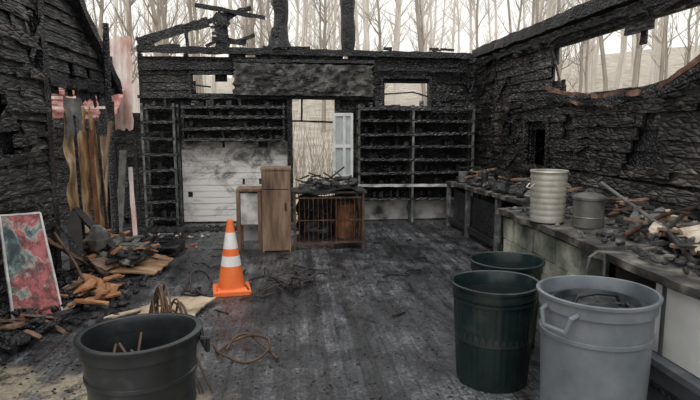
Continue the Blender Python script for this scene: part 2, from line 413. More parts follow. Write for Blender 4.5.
# window frames
def frame(name,x0,x1,z0,z1,bars):
    mb=MB();y=YB-.05
    for a,b in (((x0,y,z0),(x1,y,z0)),((x0,y,z1),(x1,y,z1)),((x0,y,z0),(x0,y,z1)),((x1,y,z0),(x1,y,z1))):
        mb.beam(a,b,.05,.05,0,.006,6)
    for a,b in bars: mb.beam(a,b,.03,.025,0,.004,5)
    mb.obj(name,['beam'])
frame('window_1',-1.68,-.92,2.15,2.53,[((-1.66,YB,2.34),(-1.35,YB,2.30))])
frame('window_2',1.54,2.40,1.97,2.49,[((1.58,YB,2.20),(2.1,YB,2.24)),((2.1,YB,2.24),(2.38,YB,2.16))])
# door casing
mb=MB()
mb.beam((-.04,YB-.09,0),(-.04,YB-.09,2.10),.09,.08,0,.004,12)
mb.beam((.77,YB-.09,0),(.77,YB-.09,2.10),.09,.08,0,.004,12)
mb.beam((.16,YB-.05,1.74),(.17,YB-.05,2.10),.03,.03,0,.003,4)
mb.beam((-.0,YB-.05,1.74),(.73,YB-.05,1.72),.025,.03,0,.003,6)
mb.obj('door_1',['beam'])
# white window sash standing beside the doorway
mb=MB(); y=9.05; x0,x1=.69,.98
for x in (x0,(x0+x1)/2+.02,x1): mb.beam((x,y,.80),(x,y,1.86),.042,.045,0,.002,4)
for z in (.82,1.32,1.84): mb.beam((x0,y,z),(x1,y,z),.04,.05,0,.001,2)
mb.box(((x0+x1)/2,y+.005,1.33),(x1-x0-.04,.006,1.0),mat=1)
mb.beam((x0+.03,y+.1,0),(x0+.03,y+.1,.82),.05,.05,2,.002,3)
mb.beam((x1-.03,y+.1,0),(x1-.03,y+.1,.82),.05,.05,2,.002,3)
mb.beam((x0,y+.05,.80),(x1,y+.05,.80),.16,.04,2,.002,3)
mb.obj('window_sash',['sashw','glassy','beam'])

# shelves
def shelving(name,x0,x1,zs,depth,y1,ups,matp='beam',zb=0,white=()):
    mb=MB()
    for i,z in enumerate(zs):
        zl,zr=z+U(-.015,.015),z+U(-.015,.015)
        mb.beam((x0,y1-depth/2,zl),(x1,y1-depth/2,zr),depth,.028,0,.005,18)
        mb.beam((x0,y1-depth,zl-.005),(x1,y1-depth,zr-.005),.012,.045,4 if i in white else 3,.004,18)
        x=x0+.08
        while x<x1-.08:
            if R()<.7:
                h=U(.03,.13)
                if R()<.6: mb.clod((x,y1-depth*U(.35,.6),z+h*.5),(U(.04,.16),U(.05,.12),h),random.choice([2,2,0]))
                else: mb.box((x,y1-depth*U(.35,.55),z+.014+h/2),(U(.03,.09),.08,h),(0,U(-.15,.15),U(-.4,.4)),random.choice([2,3]),.005)
            x+=U(.05,.2)
    for x in ups:
        for dy in(.02,depth-.02):
            mb.beam((x,y1-dy,zb),(x,y1-dy,max(zs)+.06),.035,.045,1,.003,6)
    mb.obj(name,['beam',matp,'ash','charL','white2'])
shelving('wall_shelving',1.10,3.12,[.42,.64,.86,1.08,1.30,1.52,1.74,1.95],.26,YB-.06,[1.12,2.05,3.10],'greenpost',0,(1,))
shelving('wall_shelving',-1.8,-.12,[1.44,1.62,1.80,1.97],.2,YB-.07,[-1.78,-.14],'beam',1.40)
shelving('shelf_unit',-2.40,-1.88,[.15,.42,.68,.94,1.20,1.46,1.72,1.95],.36,YB-.07,[-2.38,-1.89],'greenpost')

# right wall
def hole_lo(y):
    P=[(3.0,2.75),(3.5,2.45),(4.12,2.10),(4.58,1.93),(5.5,1.94),(6.2,2.02),(6.68,2.12)]
    for (a,za),(b,zb) in zip(P,P[1:]):
        if a<=y<=b: return za+(zb-za)*(y-a)/(b-a)
    return 9
def pr(y,z):
    if z>2.84: return False
    if 6.66<y<7.32 and 1.08<z<1.70: return False
    if 3.0<y<6.68+.08*nz(0,z,9):
        hi=2.64+.16*nz(y,1,2.5)-(.05 if y<5 else 0)
        lo=hole_lo(min(y,6.68))+.07*nz(y,3,4)
        if lo<z<hi: return False
    return True
def pr2(y,z): return pr(y,z) and nz(y,z,2.2)<.40
mb=MB()
boards(mb,'y',XR,1.2,YB+.02,0,2.86,pr2,.125,-1,0,.006,miss=.04,rough=.009)
boards(mb,'y',XR+.05,1.2,YB+.02,0,2.86,pr,.20,-1,1,.003)
peel(mb,'y',XR,-1,2.0,9.3,1.1,2.6,60,pr,0)
for y in [1.3,2.2,7.4,8.2,9.0]:
    mb.beam((XR+.10,y,0),(XR+.10,y,2.84),.09,.06,1,.004,6)
mb.obj('wall_right',['char2','beam'])
mb=MB()
mb.beam((XR-.10,1.0,2.82),(XR-.10,YB-.15,2.88),.12,.14,0,.010,60)
mb.beam((XR-.07,1.0,2.69),(XR-.07,YB-.15,2.72),.05,.06,0,.010,50)
for k in range(20): 
    y=U(2.8,9); mb.shard((XR-.08,y,U(2.62,2.72)),U(.08,.4),.03,U(.03,.07),0,(0,U(-.25,.25),1.57))
mb.obj('trim_2',['beam'])
# peeled siding ribbon sagging along the hole
mb=MB()
ys=[3.3+i*.12 for i in range(29)]
for i in range(len(ys)-1):
    y0,y1=ys[i],ys[i+1]; za=hole_lo(y0); zb=hole_lo(min(y1,6.68))
    mb.beam((XR-.09+.02*nz(y0,1),y0,za),(XR-.09+.02*nz(y1,1),y1,zb),.02,.04+.02*R(),0,.005,1)
mb.beam((XR-.08,4.0,2.03),(XR-.09,5.4,1.87),.03,.07,1,.010,10)
mb.beam((XR-.08,5.4,1.87),(XR-.08,6.6,1.99),.03,.07,1,.010,10)
for k in range(10):
    y=U(3.8,6.5); mb.shard((XR-.10,y,hole_lo(y)+U(-.10,.0)),U(.1,.35),.02,U(.02,.05),random.choice([0,1,1]),(0,U(-.3,.3),1.57))
mb.obj('peeled_siding_strip',['rustred','beam'])
# side window frame, plus a closed box added behind to keep the opening dark
mb=MB()
for c,d in (((XR+1.0,6.95,2.0),(1.7,1.6,.04)),((XR+1.85,6.95,1.2),(.04,1.6,1.6)),((XR+1.0,6.15,1.2),(1.7,.04,1.6)),((XR+1.0,7.75,1.2),(1.7,.04,1.6)),((XR+1.0,6.95,.4),(1.7,1.6,.04))):
    mb.box(c,d)
mb.box((XR-.03,7.33,1.39),(.05,.05,.68)); mb.box((XR-.03,6.65,1.39),(.05,.05,.68)); mb.box((XR-.03,6.99,1.06),(.06,.74,.04)); mb.box((XR-.03,6.99,1.73),(.06,.74,.05))
mb.obj('window_3_and_dark_box',['char'])

# left wall
def pl(y,z):
    n=.06*nz(y,z,5)
    if y<6.15+n: 
        return z<3.55
    return 2.12+n+.1*nz(y,0,4)<z<min(3.55,3.12-(y-7.0)*.70)+n
def pl2(y,z): return pl(y,z) and nz(y,z,2.0)<.34
mb=MB()
boards(mb,'y',XL,2.5,8.5,0,3.6,pl2,.14,1,0,.012,miss=.08,lap=.035,rough=.011)
boards(mb,'y',XL-.07,2.5,8.5,0,3.6,pl,.2,1,1,.003)
peel(mb,'y',XL,1,4.2,6.1,.8,3.0,50,pl,0)
mb.beam((XL-.04,6.15,0),(XL-.04,6.15,3.4),.16,.14,1,.012,18)
mb.beam((XL+.02,6.2,3.7),(XL+.02,8.45,2.16),.22,.12,1,.016,18)
mb.beam((XL+.0,6.2,2.12),(XL+.0,8.4,2.14),.12,.10,1,.014,18)
for k in range(14): mb.shard((XL+.0,U(6.2,8.3),2.08+U(-.12,.05)),U(.1,.4),.03,U(.04,.1),1,(0,U(-1.3,1.3),1.57))
for k in range(14):
    y=U(4.4,6.0); z=U(.6,2.9); L=U(.3,.9)
    mb.shard((XL+.07,y,z),L,.03,U(.05,.12),2,(0,U(-.06,.06),1.57))
mb.obj('wall_left',['charL','beam','char2'])

# posts and poles on the left
mb=MB()
mb.tube([(-2.40,7.55,0),(-2.39,7.55,.6),(-2.40,7.55,1),(-2.38,7.54,1.5),(-2.39,7.54,2),(-2.37,7.53,2.95)],[.055,.045,.05,.045,.05,.04],7,0,.12)
mb.obj('charred_post',['beam'])
mb=MB()
mb.beam((-2.55,8.2,0),(-2.62,8.4,2.0),.05,.05,0,.005,6)
mb.beam((-2.35,8.6,0),(-2.40,8.7,1.5),.04,.04,0,.005,6)
mb.beam((-2.60,7.2,0),(-2.28,7.25,1.70),.04,.05,1,.006,8)
mb.beam((-2.2,8.3,0),(-2.9,8.5,1.6),.04,.06,0,.005,6)
mb.beam((-3.6,8.0,1.7),(-2.5,8.1,1.62),.06,.09,0,.01,8)
mb.beam((-2.95,8.9,0),(-2.9,8.9,2.2),.09,.09,0,.01,8)
mb.beam((-2.50,8.0,0),(-2.42,8.15,1.30),.10,.02,2,.006,8)
mb.beam((-2.28,8.05,0),(-2.36,8.25,1.05),.06,.02,3,.006,8)
mb.beam((-2.75,8.0,0),(-2.70,8.2,1.5),.16,.02,1,.008,8)
mb.beam((-2.48,7.8,1.45),(-2.1,8.9,1.55),.03,.05,0,.006,8)
mb.obj('leaning_poles',['beam','cabwood','stone','pinkmetal'])
# ochre scorched sheets
mb=MB()
mb.sheet((-2.48,6.30,.0),(-2.40,6.78,.0),(-2.44,6.85,1.85),(-2.48,6.32,1.78),14,24,.07,4,0,.02)
mb.sheet((-2.38,6.78,.05),(-2.30,7.05,.05),(-2.40,7.15,1.72),(-2.44,6.88,1.84),8,20,.07,4,0,.03)
mb.sheet((-2.42,6.26,1.50),(-2.36,6.52,1.60),(-2.40,6.60,1.94),(-2.46,6.27,1.96),8,8,.04,3,1,.04)
mb.sheet((-2.36,6.70,.0),(-2.33,6.79,.0),(-2.37,6.85,1.6),(-2.40,6.78,1.7),4,12,.03,3,2,.05)
mb.beam((-2.36,6.36,0),(-2.41,6.40,1.75),.03,.035,3,.004,10); mb.beam((-2.30,6.98,0),(-2.38,7.02,1.7),.025,.03,3,.004,10)
mb.obj('scorched_metal_sheet',['ochre','stone','rust','beam'],True)
# pink/rust sheet and red roofing behind
mb=MB()
mb.sheet((-3.65,9.3,1.6),(-2.58,9.3,1.6),(-2.54,9.3,3.08),(-3.45,9.3,2.98),70,10,.03,3,0,.02,.012,9)
mb.beam((-3.4,9.25,1.5),(-3.3,9.25,2.9),.05,.05,1,.006,8)
mb.beam((-3.0,9.25,1.5),(-2.85,9.25,2.75),.03,.04,1,.006,8)
mb.obj('corrugated_siding_sheet',['pinkmetal','beam'],True)
mb=MB()
mb.sheet((-4.6,8.6,1.72),(-2.75,8.9,1.78),(-2.68,9.2,2.24),(-4.6,9.2,2.34),44,8,.06,3,0,.02,.012,12)
for k in range(6):
    mb.beam((-4.5,8.62+k*.09,1.82+k*.085),(-2.78+U(-.2,.05),8.80+k*.07,1.85+k*.08),.02,.04,1 if k%2 else 0,.005,8)
mb.obj('collapsed_red_roofing',['redroof','pinkmetal'])
# ---------------------------------------------------------------- floor
mb=MB(); mb.box((-.6,4.3,-.05),(8.2,10.8,.10)); mb.obj('floor',['floor'])

# terrain
mb=MB(); nx,ny=50,44
def hz(x,y):
    d=max(0,y-13)+max(0,abs(x)-9)*.8
    return -.12+ .13*d*min(1,d/14) + .5*noise.noise(Vector((x*.12,y*.12,0)))*min(1,d/6)
for j in range(ny+1):
    for i in range(nx+1):
        x=-70+140*i/nx; y=-12+100*j/ny; mb.v.append((x,y,hz(x,y)))
for j in range(ny):
    for i in range(nx):
        a=j*(nx+1)+i; mb.f.append((a,a+1,a+nx+2,a+nx+1)); mb.m.append(0)
mb.obj('hillside_ground',['ground'],True)

# ---------------------------------------------------------------- bare woods
def tree(name,H,r0,nb,mat,seed):
    random.seed(seed); mb=MB(); pts=[];rad=[]; x=y=0;n=9
    for i in range(n+1):
        t=i/n; pts.append(Vector((x,y,H*t-.3*(i==0)))); rad.append(r0*(1-t*.85)+.01)
        x+=U(-.14,.14); y+=U(-.14,.14)
    mb.tube(pts,rad,6)
    for b in range(nb):
        t=U(.18,.97); i=min(int(t*n),n-1); p=pts[i].lerp(pts[i+1],t*n-i)
        an=U(0,6.28); el=U(.35,1.15); L=(1-t*.6)*H*U(.10,.26)
        d=Vector((math.cos(an)*math.cos(el),math.sin(an)*math.cos(el),math.sin(el)))
        q=[p]; 
        for k in range(4):
            d=(d+Vector((U(-.22,.22),U(-.22,.22),U(-.05,.25)))).normalized(); q.append(q[-1]+d*L/4)
        r=r0*(1-t)*.40+.010
        mb.tube(q,[r,r*.75,r*.5,r*.35,.005],4,0,cap=False)
        for w in range(4):
            k=random.choice([1,2,3]); d2=(d+Vector((U(-.9,.9),U(-.9,.9),U(-.2,.7)))).normalized(); L2=L*U(.25,.5)
            a=q[k]; mb.tube([a,a+d2*L2*.5,a+d2*L2+Vector((U(-.1,.1),U(-.1,.1),.1))],[r*.4,r*.25,.004],3,0,cap=False)
    me=bpy.data.meshes.new(name); me.from_pydata(mb.v,[],mb.f); me.update(); me.materials.append(M[mat])
    return me
near=[tree('tree_near%d'%i,U(11,16),[.06,.09,.14,.05,.08][i],[20,24,28,16,22][i],'bark',100+i) for i in range(5)]
far=[tree('tree_far%d'%i,13+i,[.09,.14,.11][i],26,'barkfar',200+i) for i in range(3)]
random.seed(12)
woods=empty('bare_woodland')
def plant(me,x,y,s):
    o=bpy.data.objects.new('bare_tree_trunk',me); sc.collection.objects.link(o)
    o.location=(x,y,hz(x,y)-.1); o.rotation_euler=(U(-.06,.06),U(-.06,.06),U(0,6.28)); o.scale=(s,s,s); o.parent=woods
for k in range(60):
    an=math.radians(U(-36,60)); d=U(16,32); x,y=d*math.sin(an),d*math.cos(an)
    if y<11.5 and x<6: continue
    plant(random.choice(near),x,y,U(.7,1.15))
for k in range(170):
    an=math.radians(U(-40,64)); d=U(32,60); x,y=d*math.sin(an),d*math.cos(an)
    plant(random.choice(far),x,y,U(.8,1.3))
mb=MB()
for k in range(700):
    x,y=U(-4,6),U(11.5,20); z=hz(x,y); h=U(.6,2.4); a,b=U(-.5,.5),U(-.5,.5)
    mb.tube([(x,y,z-.05),(x+a*.4,y+b*.4,z+h*.5),(x+a,y+b,z+h)],[.012,.008,.003],3,0,cap=False)
mb.obj('brush_thicket',['bark'],parent=woods)

# ---------------------------------------------------------------- rubble on floor
random.seed(5)
BL=[(-.757,2.67,.26),(1.49,2.43,.27),(1.27,3.24,.25),(1.56,3.77,.25),(-.62,5.36,.22),(-.22,7.28,.28),(-.6,7.45,.25),(.3,7.4,.3),(.7,7.4,.3)]
mb=MB()
def chip(x,y,s):
    if x>1.85 and y<4.9: return
    for a,b,r in BL:
        if (x-a)**2+(y-b)**2<r*r: return
    if s>.03 and R()<.7: mb.clod((x,y,s*.3),(s*U(.8,2),s*U(.5,1.1),s*U(.4,.8)),random.choice([0,0,1]))
    else: mb.box((x,y,s*.18),(s*U(.6,2.2),s*U(.4,1),s*U(.25,.6)),(U(-.25,.25),U(-.25,.25),U(0,3.14)),random.choice([0,0,0,1]),s*.12)
for k in range(9000):
    x=U(-2.45,3.10); y=U(1.8,9.05); e=min(x+2.5,3.2-x,9.4-y); 
    if R()>.26+.4*max(0,nz(x,y,1.2))+.9*math.exp(-e*2.0): continue
    s=U(.004,.015)*(1+2.0*math.exp(-e*1.8)); chip(x,y,s)
for k in range(500): chip(U(-2.35,1),8.6+.45*R(),U(.03,.08))
for k in range(420): chip(U(-2.4,-1.5),U(4.3,9),U(.03,.08))
mb.obj('charcoal_rubble',['chip','ash'])
mb=MB()
for k in range(18):
    a=U(0,3.14); x=U(-1.6,1.7); y=U(4.0,8.6); L=U(.06,.25)
    mb.shard((x,y,.014),L,U(.008,.02),.012,random.choice([0,0,1]),(0,0,a))
mb.obj('scattered_lath',['beam','rustdark'])
mb=MB()
for k in range(26):
    x,y=U(-2.1,-1.2),U(7.3,8.4)
    s=U(.02,.055); mb.clod((x,y,.02),(s*1.5,s,.03),random.choice([0,0,1,2]))
mb.obj('paper_scraps',['paper','red','sashw'])

# ---------------------------------------------------------------- cone
mb=MB(); cx,cy=-.62,5.36
mb.box((cx,cy,.02),(.36,.36,.035),(0,0,.15),0); 
mb.box((cx,cy,.045),(.30,.30,.02),(0,0,.15),0,0,.9)
zr=lambda z:.135-(z-.05)*(.135-.028)/.67
Z=[.05,.10,.27,.271,.37,.371,.44,.441,.60,.601,.72]
prof=[(zr(z),z) for z in Z]+[(.02,.725),(.018,.6)]
mm=[0,0,0,1,0,0,0,1,0,0,0,0]
mb.lathe(prof,(cx,cy,0),40,0,mats=mm)
mb.obj('traffic_cone',['cone','conew'],True)

# ---------------------------------------------------------------- bins
def bin_(name,x,y,rt,rb,h,mat,fl=0,nf=0,handles=None,fill=.5,rimw=.022,bands=(),liner='binblack',lid=False,warp=0,extra=None):
    mb=MB(); pr=[(.001,.0),(rb*.96,.0),(rb,.02)]
    n=10
    for i in range(1,n+1):
        z=.02+(h-.10)*i/n; pr.append((rb+(rt-.025-rb)*i/n,z))
    mb.lathe(pr,(x,y,0),108,0,fl,nf)
    r=rt-.025
    rim=[(r,h-.08),(r+.012,h-.075),(r+.012,h-.02),(rt,h-.018),(rt+.002,h-.004),(rt-.006,h),(rt-rimw,h-.003),(rt-rimw-.008,h-.03),(r-.012,h-.09)]
    inn=[(r-.012,h-.09),(r-.02,h*.75),(rb+.02,h*fill),(rb*.5,h*fill+.03),(.001,h*fill+.04)]
    if lid:
        inn=[(r-.012,h-.07),(r-.03,h-.075),(r-.045,h-.055),(r-.06,h-.055),(r-.075,h-.085),(.10,h-.075),(.06,h-.06),(.001,h-.06)]
    mb.lathe(rim,(x,y,0),72,0); mb.lathe(inn,(x,y,0),72,1)
    for b in bands: 
        rr=rb+(rt-.025-rb)*(b-.02)/(h-.1); mb.lathe([(rr-.003,b-.012),(rr+.008,b-.008),(rr+.008,b+.008),(rr-.003,b+.012)],(x,y,0),72,0)
    for a in handles or ():
        ca,sa=math.cos(a),math.sin(a); t=Vector((-sa,ca,0)); o=Vector((ca,sa,0)); c=Vector((x,y,0))
        p=[c+o*(r-.0)+t*.085+Vector((0,0,h-.06)),c+o*(r+.04)+t*.08+Vector((0,0,h-.07)),c+o*(r+.046)+t*.06+Vector((0,0,h-.14)),
           c+o*(r+.046)-t*.06+Vector((0,0,h-.14)),c+o*(r+.04)-t*.08+Vector((0,0,h-.07)),c+o*(r-.0)-t*.085+Vector((0,0,h-.06))]
        mb.tube(p,.012,8,0)
    if not lid:
        for k in range(26):
            a=U(0,6.28);q=U(0,rb*.75); mb.clod((x+q*math.cos(a),y+q*math.sin(a),h*fill+.04),(U(.05,.14),U(.04,.1),.06),2)
    else:
        mb.tube([(x-.12,y,h-.075),(x-.10,y,h-.03),(x,y,h-.015),(x+.10,y,h-.03),(x+.12,y,h-.075)],.012,8,1)
        for k in range(16):
            a=U(0,6.28);q=U(.05,.2); mb.clod((x+q*math.cos(a),y+q*math.sin(a),h-.072),(U(.02,.07),U(.02,.05),.02),2)
    if extra:
        for k in range(extra):
            a=U(0,6.28); q=U(.05,.15); p0=Vector((x+q*math.cos(a),y+q*math.sin(a),h*fill+.03))
            mb.tube([p0,p0+Vector((U(-.06,.06),U(-.06,.06),.14)),p0+Vector((U(-.12,.12),U(-.08,.12),U(.10,.26)))],.007,6,3)
    if warp:   # heat-softened mouth
        for i,(a,b,c) in enumerate(mb.v):
            k=max(0,(c-h*.55)/(h*.45)); t=math.atan2(b-y,a-x)
            d=warp*k*(math.sin(2*t+.6)+.5*math.sin(3*t+2)); 
            mb.v[i]=(a+d*math.cos(t),b+d*math.sin(t),c+warp*.7*k*math.sin(2*t+1.1))
    return mb.obj(name,[mat,liner,'chip','hose'],True)
bin_('trash_can',-.757,2.67,.285,.235,.62,'binblack',0,0,(math.radians(160),math.radians(20)),.4,.03,bands=(.42,),warp=.010,extra=10)
bin_('trash_can',1.475,2.45,.283,.235,.82,'bingrey',0,0,(math.radians(205),math.radians(25)),.8,.016,bands=(.62,),lid=True,warp=.003)
bin_('trash_can',1.26,3.24,.278,.22,.65,'bingreen',.012,36,None,.45,.02,bands=(.55,),warp=.006)
bin_('trash_can',1.55,3.77,.270,.22,.655,'bingreen',.012,36,None,.5,.02,warp=.004)

# ---------------------------------------------------------------- counter on the right
mb=MB(); CX=1.9
mb.sheet((CX-.02,3.15,.85),(XR-.08,3.15,.86),(XR-.08,4.85,.86),(CX-.02,4.85,.85),20,24,.02,4,0,.004,thick=.05)
mb.sheet((CX-.06,1.2,.84),(XR-.08,1.2,.86),(XR-.08,3.12,.86),(CX-.06,3.12,.84),20,24,.02,4,0,.004,thick=.045)
for row in range(4):
    y=3.2+(.2 if row%2 else 0)
    while y<4.75:
        L=min(.38,4.8-y); 
        if L>.08: mb.box((CX+.13+U(-.01,.01),y+L/2,.10+row*.20),(.2,L-.012,.19),(0,0,U(-.02,.02)),1,.006)
        y+=.39
mb.box((CX+.75,3.98,.41),(.9,1.5,.82),mat=2)
mb.box((CX+.12,2.9,.62),(.05,.45,.40),mat=2)
mb.obj('counter',['counter','block','cabdark'])
# white cabinet below the near counter
mb=MB()
mb.box((CX+.32,1.95,.61),(.62,1.35,.37),mat=0)
mb.box((CX+.30,1.95,.215),(.66,1.45,.41),mat=1)
mb.box((CX-.04,1.95,.41),(.06,1.45,.035),mat=1)
for y in(1.55,2.0,2.55): mb.box((CX+.005,y,.61),(.012,.02,.37),mat=1)
for z in(.12,.28): mb.box((CX-.04,1.95,z),(.03,1.45,.02),mat=2)
mb.obj('base_cabinet',['whitecab','bluegrey','beam'])
# back-right workbench
mb=MB(); bx0=2.52
mb.beam((2.85,8.85,.72),(2.85,5.0,.80),.64,.05,0,.008,20)
for y in(8.8,7.8,6.6,5.2):
    mb.beam((bx0+.06,y,0),(bx0+.06,y,.72),.06,.06,1,.003,3)
    mb.beam((3.10,y,0),(3.10,y,.72),.06,.06,1,.003,3)
mb.beam((bx0+.07,8.8,.12),(bx0+.07,5.1,.12),.03,.08,2,.003,6)
mb.sheet((bx0+.12,8.7,.02),(bx0+.12,5.2,.02),(bx0+.12,5.2,.62),(bx0+.12,8.7,.62),20,5,.02,3,2,.01)
mb.obj('workbench',['counter','greenpost','beam'])
mb=MB()
for k in range(110): 
    h=U(.03,.12); y=U(5.1,8.7); mb.clod((U(2.6,3.05),y,.84-(y-5)*.02+h*.4),(U(.05,.22),U(.05,.16),h),random.choice([0,0,0,1,2]))
for k in range(34):
    y=U(5.3,8.5); mb.shard((U(2.7,2.95),y,.88+U(0,.12)),U(.15,.4),.04,.025,random.choice([0,1,3]),(U(-.3,.3),U(-.3,.3),U(0,3)))
mb.lathe([(.001,0),(.07,0),(.075,.16),(.001,.16)],(2.66,8.3,.78),20,1); mb.lathe([(.001,0),(.05,0),(.05,.2),(.02,.24),(.001,.24)],(2.68,7.4,.80),20,2)
mb.obj('workbench_debris',['ash','stone','chip','cabwood'])
# cans on the counter
mb=MB(); c=(1.98,4.04,.885)
pr_=[(.001,0),(.122,0),(.127,.01)]
for i in range(0,25): 
    t=i/24; pr_.append((.126+.010*t+(.0045 if i%3==1 else 0),.015+.36*t))
pr_+=[(.140,.382),(.144,.390),(.140,.40),(.132,.396),(.124,.2),(.001,.2)]
mb.lathe(pr_,c,48,0)
for s in(-1,1):
    mb.tube([(c[0]+s*.136,c[1]-.04,1.18),(c[0]+s*.165,c[1]-.03,1.15),(c[0]+s*.165,c[1]+.03,1.15),(c[0]+s*.136,c[1]+.04,1.18)],.006,6,0)
mb.obj('galvanised_can',['galv'],True)
mb=MB(); c=(2.17,3.78,.885)
mb.lathe([(.001,0),(.108,0),(.110,.01),(.110,.07),(.114,.075),(.110,.08),(.110,.2),(.118,.205),(.118,.222),(.105,.235),(.05,.252),(.001,.256)],c,40,0)
mb.tube([(c[0]-.025,c[1],c[2]+.25),(c[0]-.02,c[1],c[2]+.275),(c[0]+.02,c[1],c[2]+.275),(c[0]+.025,c[1],c[2]+.25)],.006,6,0)
mb.obj('lidded_steel_can',['galvd'],True)
# clutter on counter: mostly splintered wood, pipes, cloth, fine ash
mb=MB()
def clear(x,y): return (x-1.98)**2+(y-4.04)**2>.05 and (x-2.17)**2+(y-3.78)**2>.045
for k in range(420):
    x=U(1.95,3.05);y=U(2.1,4.75); h=U(.01,.035)
    if clear(x,y): mb.clod((x,y,.882+h*.4),(U(.02,.10),U(.02,.07),h),random.choice([0,0,0,1]))
for k in range(40):
    x=U(2.2,3.0);y=U(2.1,4.6); h=U(.03,.08)
    if clear(x,y): mb.clod((x,y,.885+h*.4),(U(.05,.2),U(.03,.12),h),random.choice([0,0,1,2,3]))
for k in range(90):
    x=U(2.25,2.85);y=U(2.2,3.4)
    if R()<.3: x,y=U(2.58,2.85),U(3.5,4.5)
    mb.shard((x,y,.91+U(0,.09)),U(.12,.5),U(.02,.07),U(.01,.03),random.choice([0,0,0,1,2,3,4,4]),(U(-.2,.2),U(-.18,.18),U(0,3.1)))
mb.tube([(2.35,3.05,.96),(2.6,3.0,.99),(2.85,2.9,.97),(3.0,2.95,.98)],[.045,.06,.05,.045],9,3,.2)
mb.tube([(2.2,2.75,.93),(2.5,2.7,.95),(2.85,2.6,.94)],[.03,.045,.03],8,3,.2)
mb.tube([(2.15,3.3,.91),(2.6,3.55,1.0),(3.0,3.75,1.02)],.016,8,2); mb.tube([(2.1,2.6,.90),(2.3,3.1,.98),(2.7,3.5,1.0)],.014,8,0)
mb.tube([(2.3,2.9,.95),(2.9,3.3,1.03)],.018,8,1)
mb.sheet((2.3,2.9,.94),(2.95,2.7,.96),(3.0,3.3,.97),(2.4,3.4,.95),10,10,.08,6,3,.05)
mb.sheet((2.5,2.5,.95),(2.9,2.4,1.0),(2.95,2.7,.99),(2.6,2.75,.94),8,8,.08,6,2,.05)
mb.lathe([(.001,0),(.035,0),(.035,.13),(.015,.17),(.015,.2),(.001,.2)],(2.3,3.42,.88),16,1)
mb.obj('counter_debris',['ash','stone','rustdark','paper','cabwood'])
mb=MB()
mb.tube([(2.34,3.00,.92),(2.35,3.45,1.05),(2.36,3.95,1.19)],[.014,.013,.012],8,0)
mb.obj('shovel_handle',['stone'],True)
# curved handle standing behind the grey bin
mb=MB(); hx,hy=1.80,2.98
mb.tube([(hx-.08,hy,.0),(hx-.08,hy,.78),(hx-.065,hy,.85),(hx-.02,hy,.88),(hx+.02,hy,.87),(hx+.03,hy,.82),(hx+.03,hy,.74)],.010,8,0)
mb.obj('bent_pipe_handle',['galvd'],True)

# ---------------------------------------------------------------- cabinet + side table
mb=MB()
bx,by=-.22,7.28; w,d,h=.37,.42,1.10
mb.box((bx-w/2+.012,by,h/2),(.024,d,h),mat=0); mb.box((bx+w/2-.012,by,h/2),(.024,d,h),mat=0)
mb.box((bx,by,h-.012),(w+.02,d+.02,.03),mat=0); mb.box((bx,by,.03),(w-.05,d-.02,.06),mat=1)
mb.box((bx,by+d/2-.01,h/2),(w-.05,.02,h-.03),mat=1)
mb.box((bx,by-d/2+.008,.42),(w-.04,.02,.80),mat=0)
mb.box((bx,by-d/2+.008,.95),(w-.04,.02,.24),mat=0)
mb.box((bx,by-d/2+.03,.82),(w-.05,.02,.04),mat=1)
mb.box((bx+.12,by-d/2-.01,.6),(.02,.02,.1),mat=1)
mb.obj('wooden_cabinet',['cabwood','cabdark'],bevel=.003)
mb=MB()
tx,ty=-.585,7.45
mb.box((tx,ty,.80),(.33,.42,.035),mat=0)
for sx in(-1,1):
    for sy in(-1,1): mb.box((tx+sx*.14,ty+sy*.18,.39),(.05,.05,.78),mat=0)
mb.box((tx+.01,ty-.18,.55),(.24,.02,.42),mat=1); mb.box((tx,ty+.18,.4),(.26,.02,.7),mat=1)
for z in(.35,.52,.68): mb.box((tx-.16,ty,z),(.02,.34,.04),mat=0)
mb.obj('side_stand',['cabwood','white2'],bevel=.003)

# burnt wire cage
mb=MB(); gx0,gx1,gy0,gy1,gh=.02,.93,7.15,7.70,.76
for x in(gx0,gx1):
    for y in(gy0,gy1): mb.beam((x,y,0),(x,y,gh+.02),.03,.03,0,.001,3)
for z in(.10,.40,.70):
    t=.022 if z!=.40 else .012
    mb.beam((gx0,gy0,z),(gx1,gy0,z),t,t,0); mb.beam((gx0,gy1,z),(gx1,gy1,z),t,t,0)
    mb.beam((gx0,gy0,z),(gx0,gy1,z),t,t,0); mb.beam((gx1,gy0,z),(gx1,gy1,z),t,t,0)
n=15
for i in range(1,n):
    x=gx0+(gx1-gx0)*i/n; mb.tube([(x,gy0,.09),(x+U(-.012,.012),gy0-.005,.4),(x,gy0,.71)],.0055,6,0)
    if i%2: mb.tube([(x,gy1,.09),(x,gy1,.71)],.005,6,2)
for i in range(1,7):
    y=gy0+(gy1-gy0)*i/7; mb.tube([(gx0,y,.09),(gx0,y,.71)],.0065,6,0); mb.tube([(gx1,y,.09),(gx1,y,.71)],.0065,6,0)
mb.beam((gx0+.02,(gy0+gy1)/2,.11),(gx1-.02,(gy0+gy1)/2,.11),gy1-gy0-.04,.015,2)
mb.sheet((gx0+.03,gy1-.03,.10),(gx1-.03,gy1-.03,.10),(gx1-.03,gy1-.03,.68),(gx0+.03,gy1-.03,.68),8,8,.03,5,2,.05,thick=.01)
mb.lathe([(.001,.12),(.15,.12),(.155,.3),(.15,.34),(.155,.38),(.15,.58),(.12,.60),(.001,.60)],(gx1-.21,gy0+.30,0),24,1)
mb.clod((gx0+.25,gy0+.3,.22),(.36,.3,.24),3); mb.clod((gx0+.40,gy0+.25,.2),(.2,.2,.16),3)
for k in range(14): mb.shard((gx0+.3+U(-.18,.18),gy0+.25+U(-.12,.15),.2+U(0,.35)),U(.15,.35),.03,.02,random.choice([2,3]),(U(-1,1),U(-1,1),U(0,3)))
mb.box(((gx0+gx1)/2,(gy0+gy1)/2,.775),(1.0,.60,.025),mat=2,jit=.006)
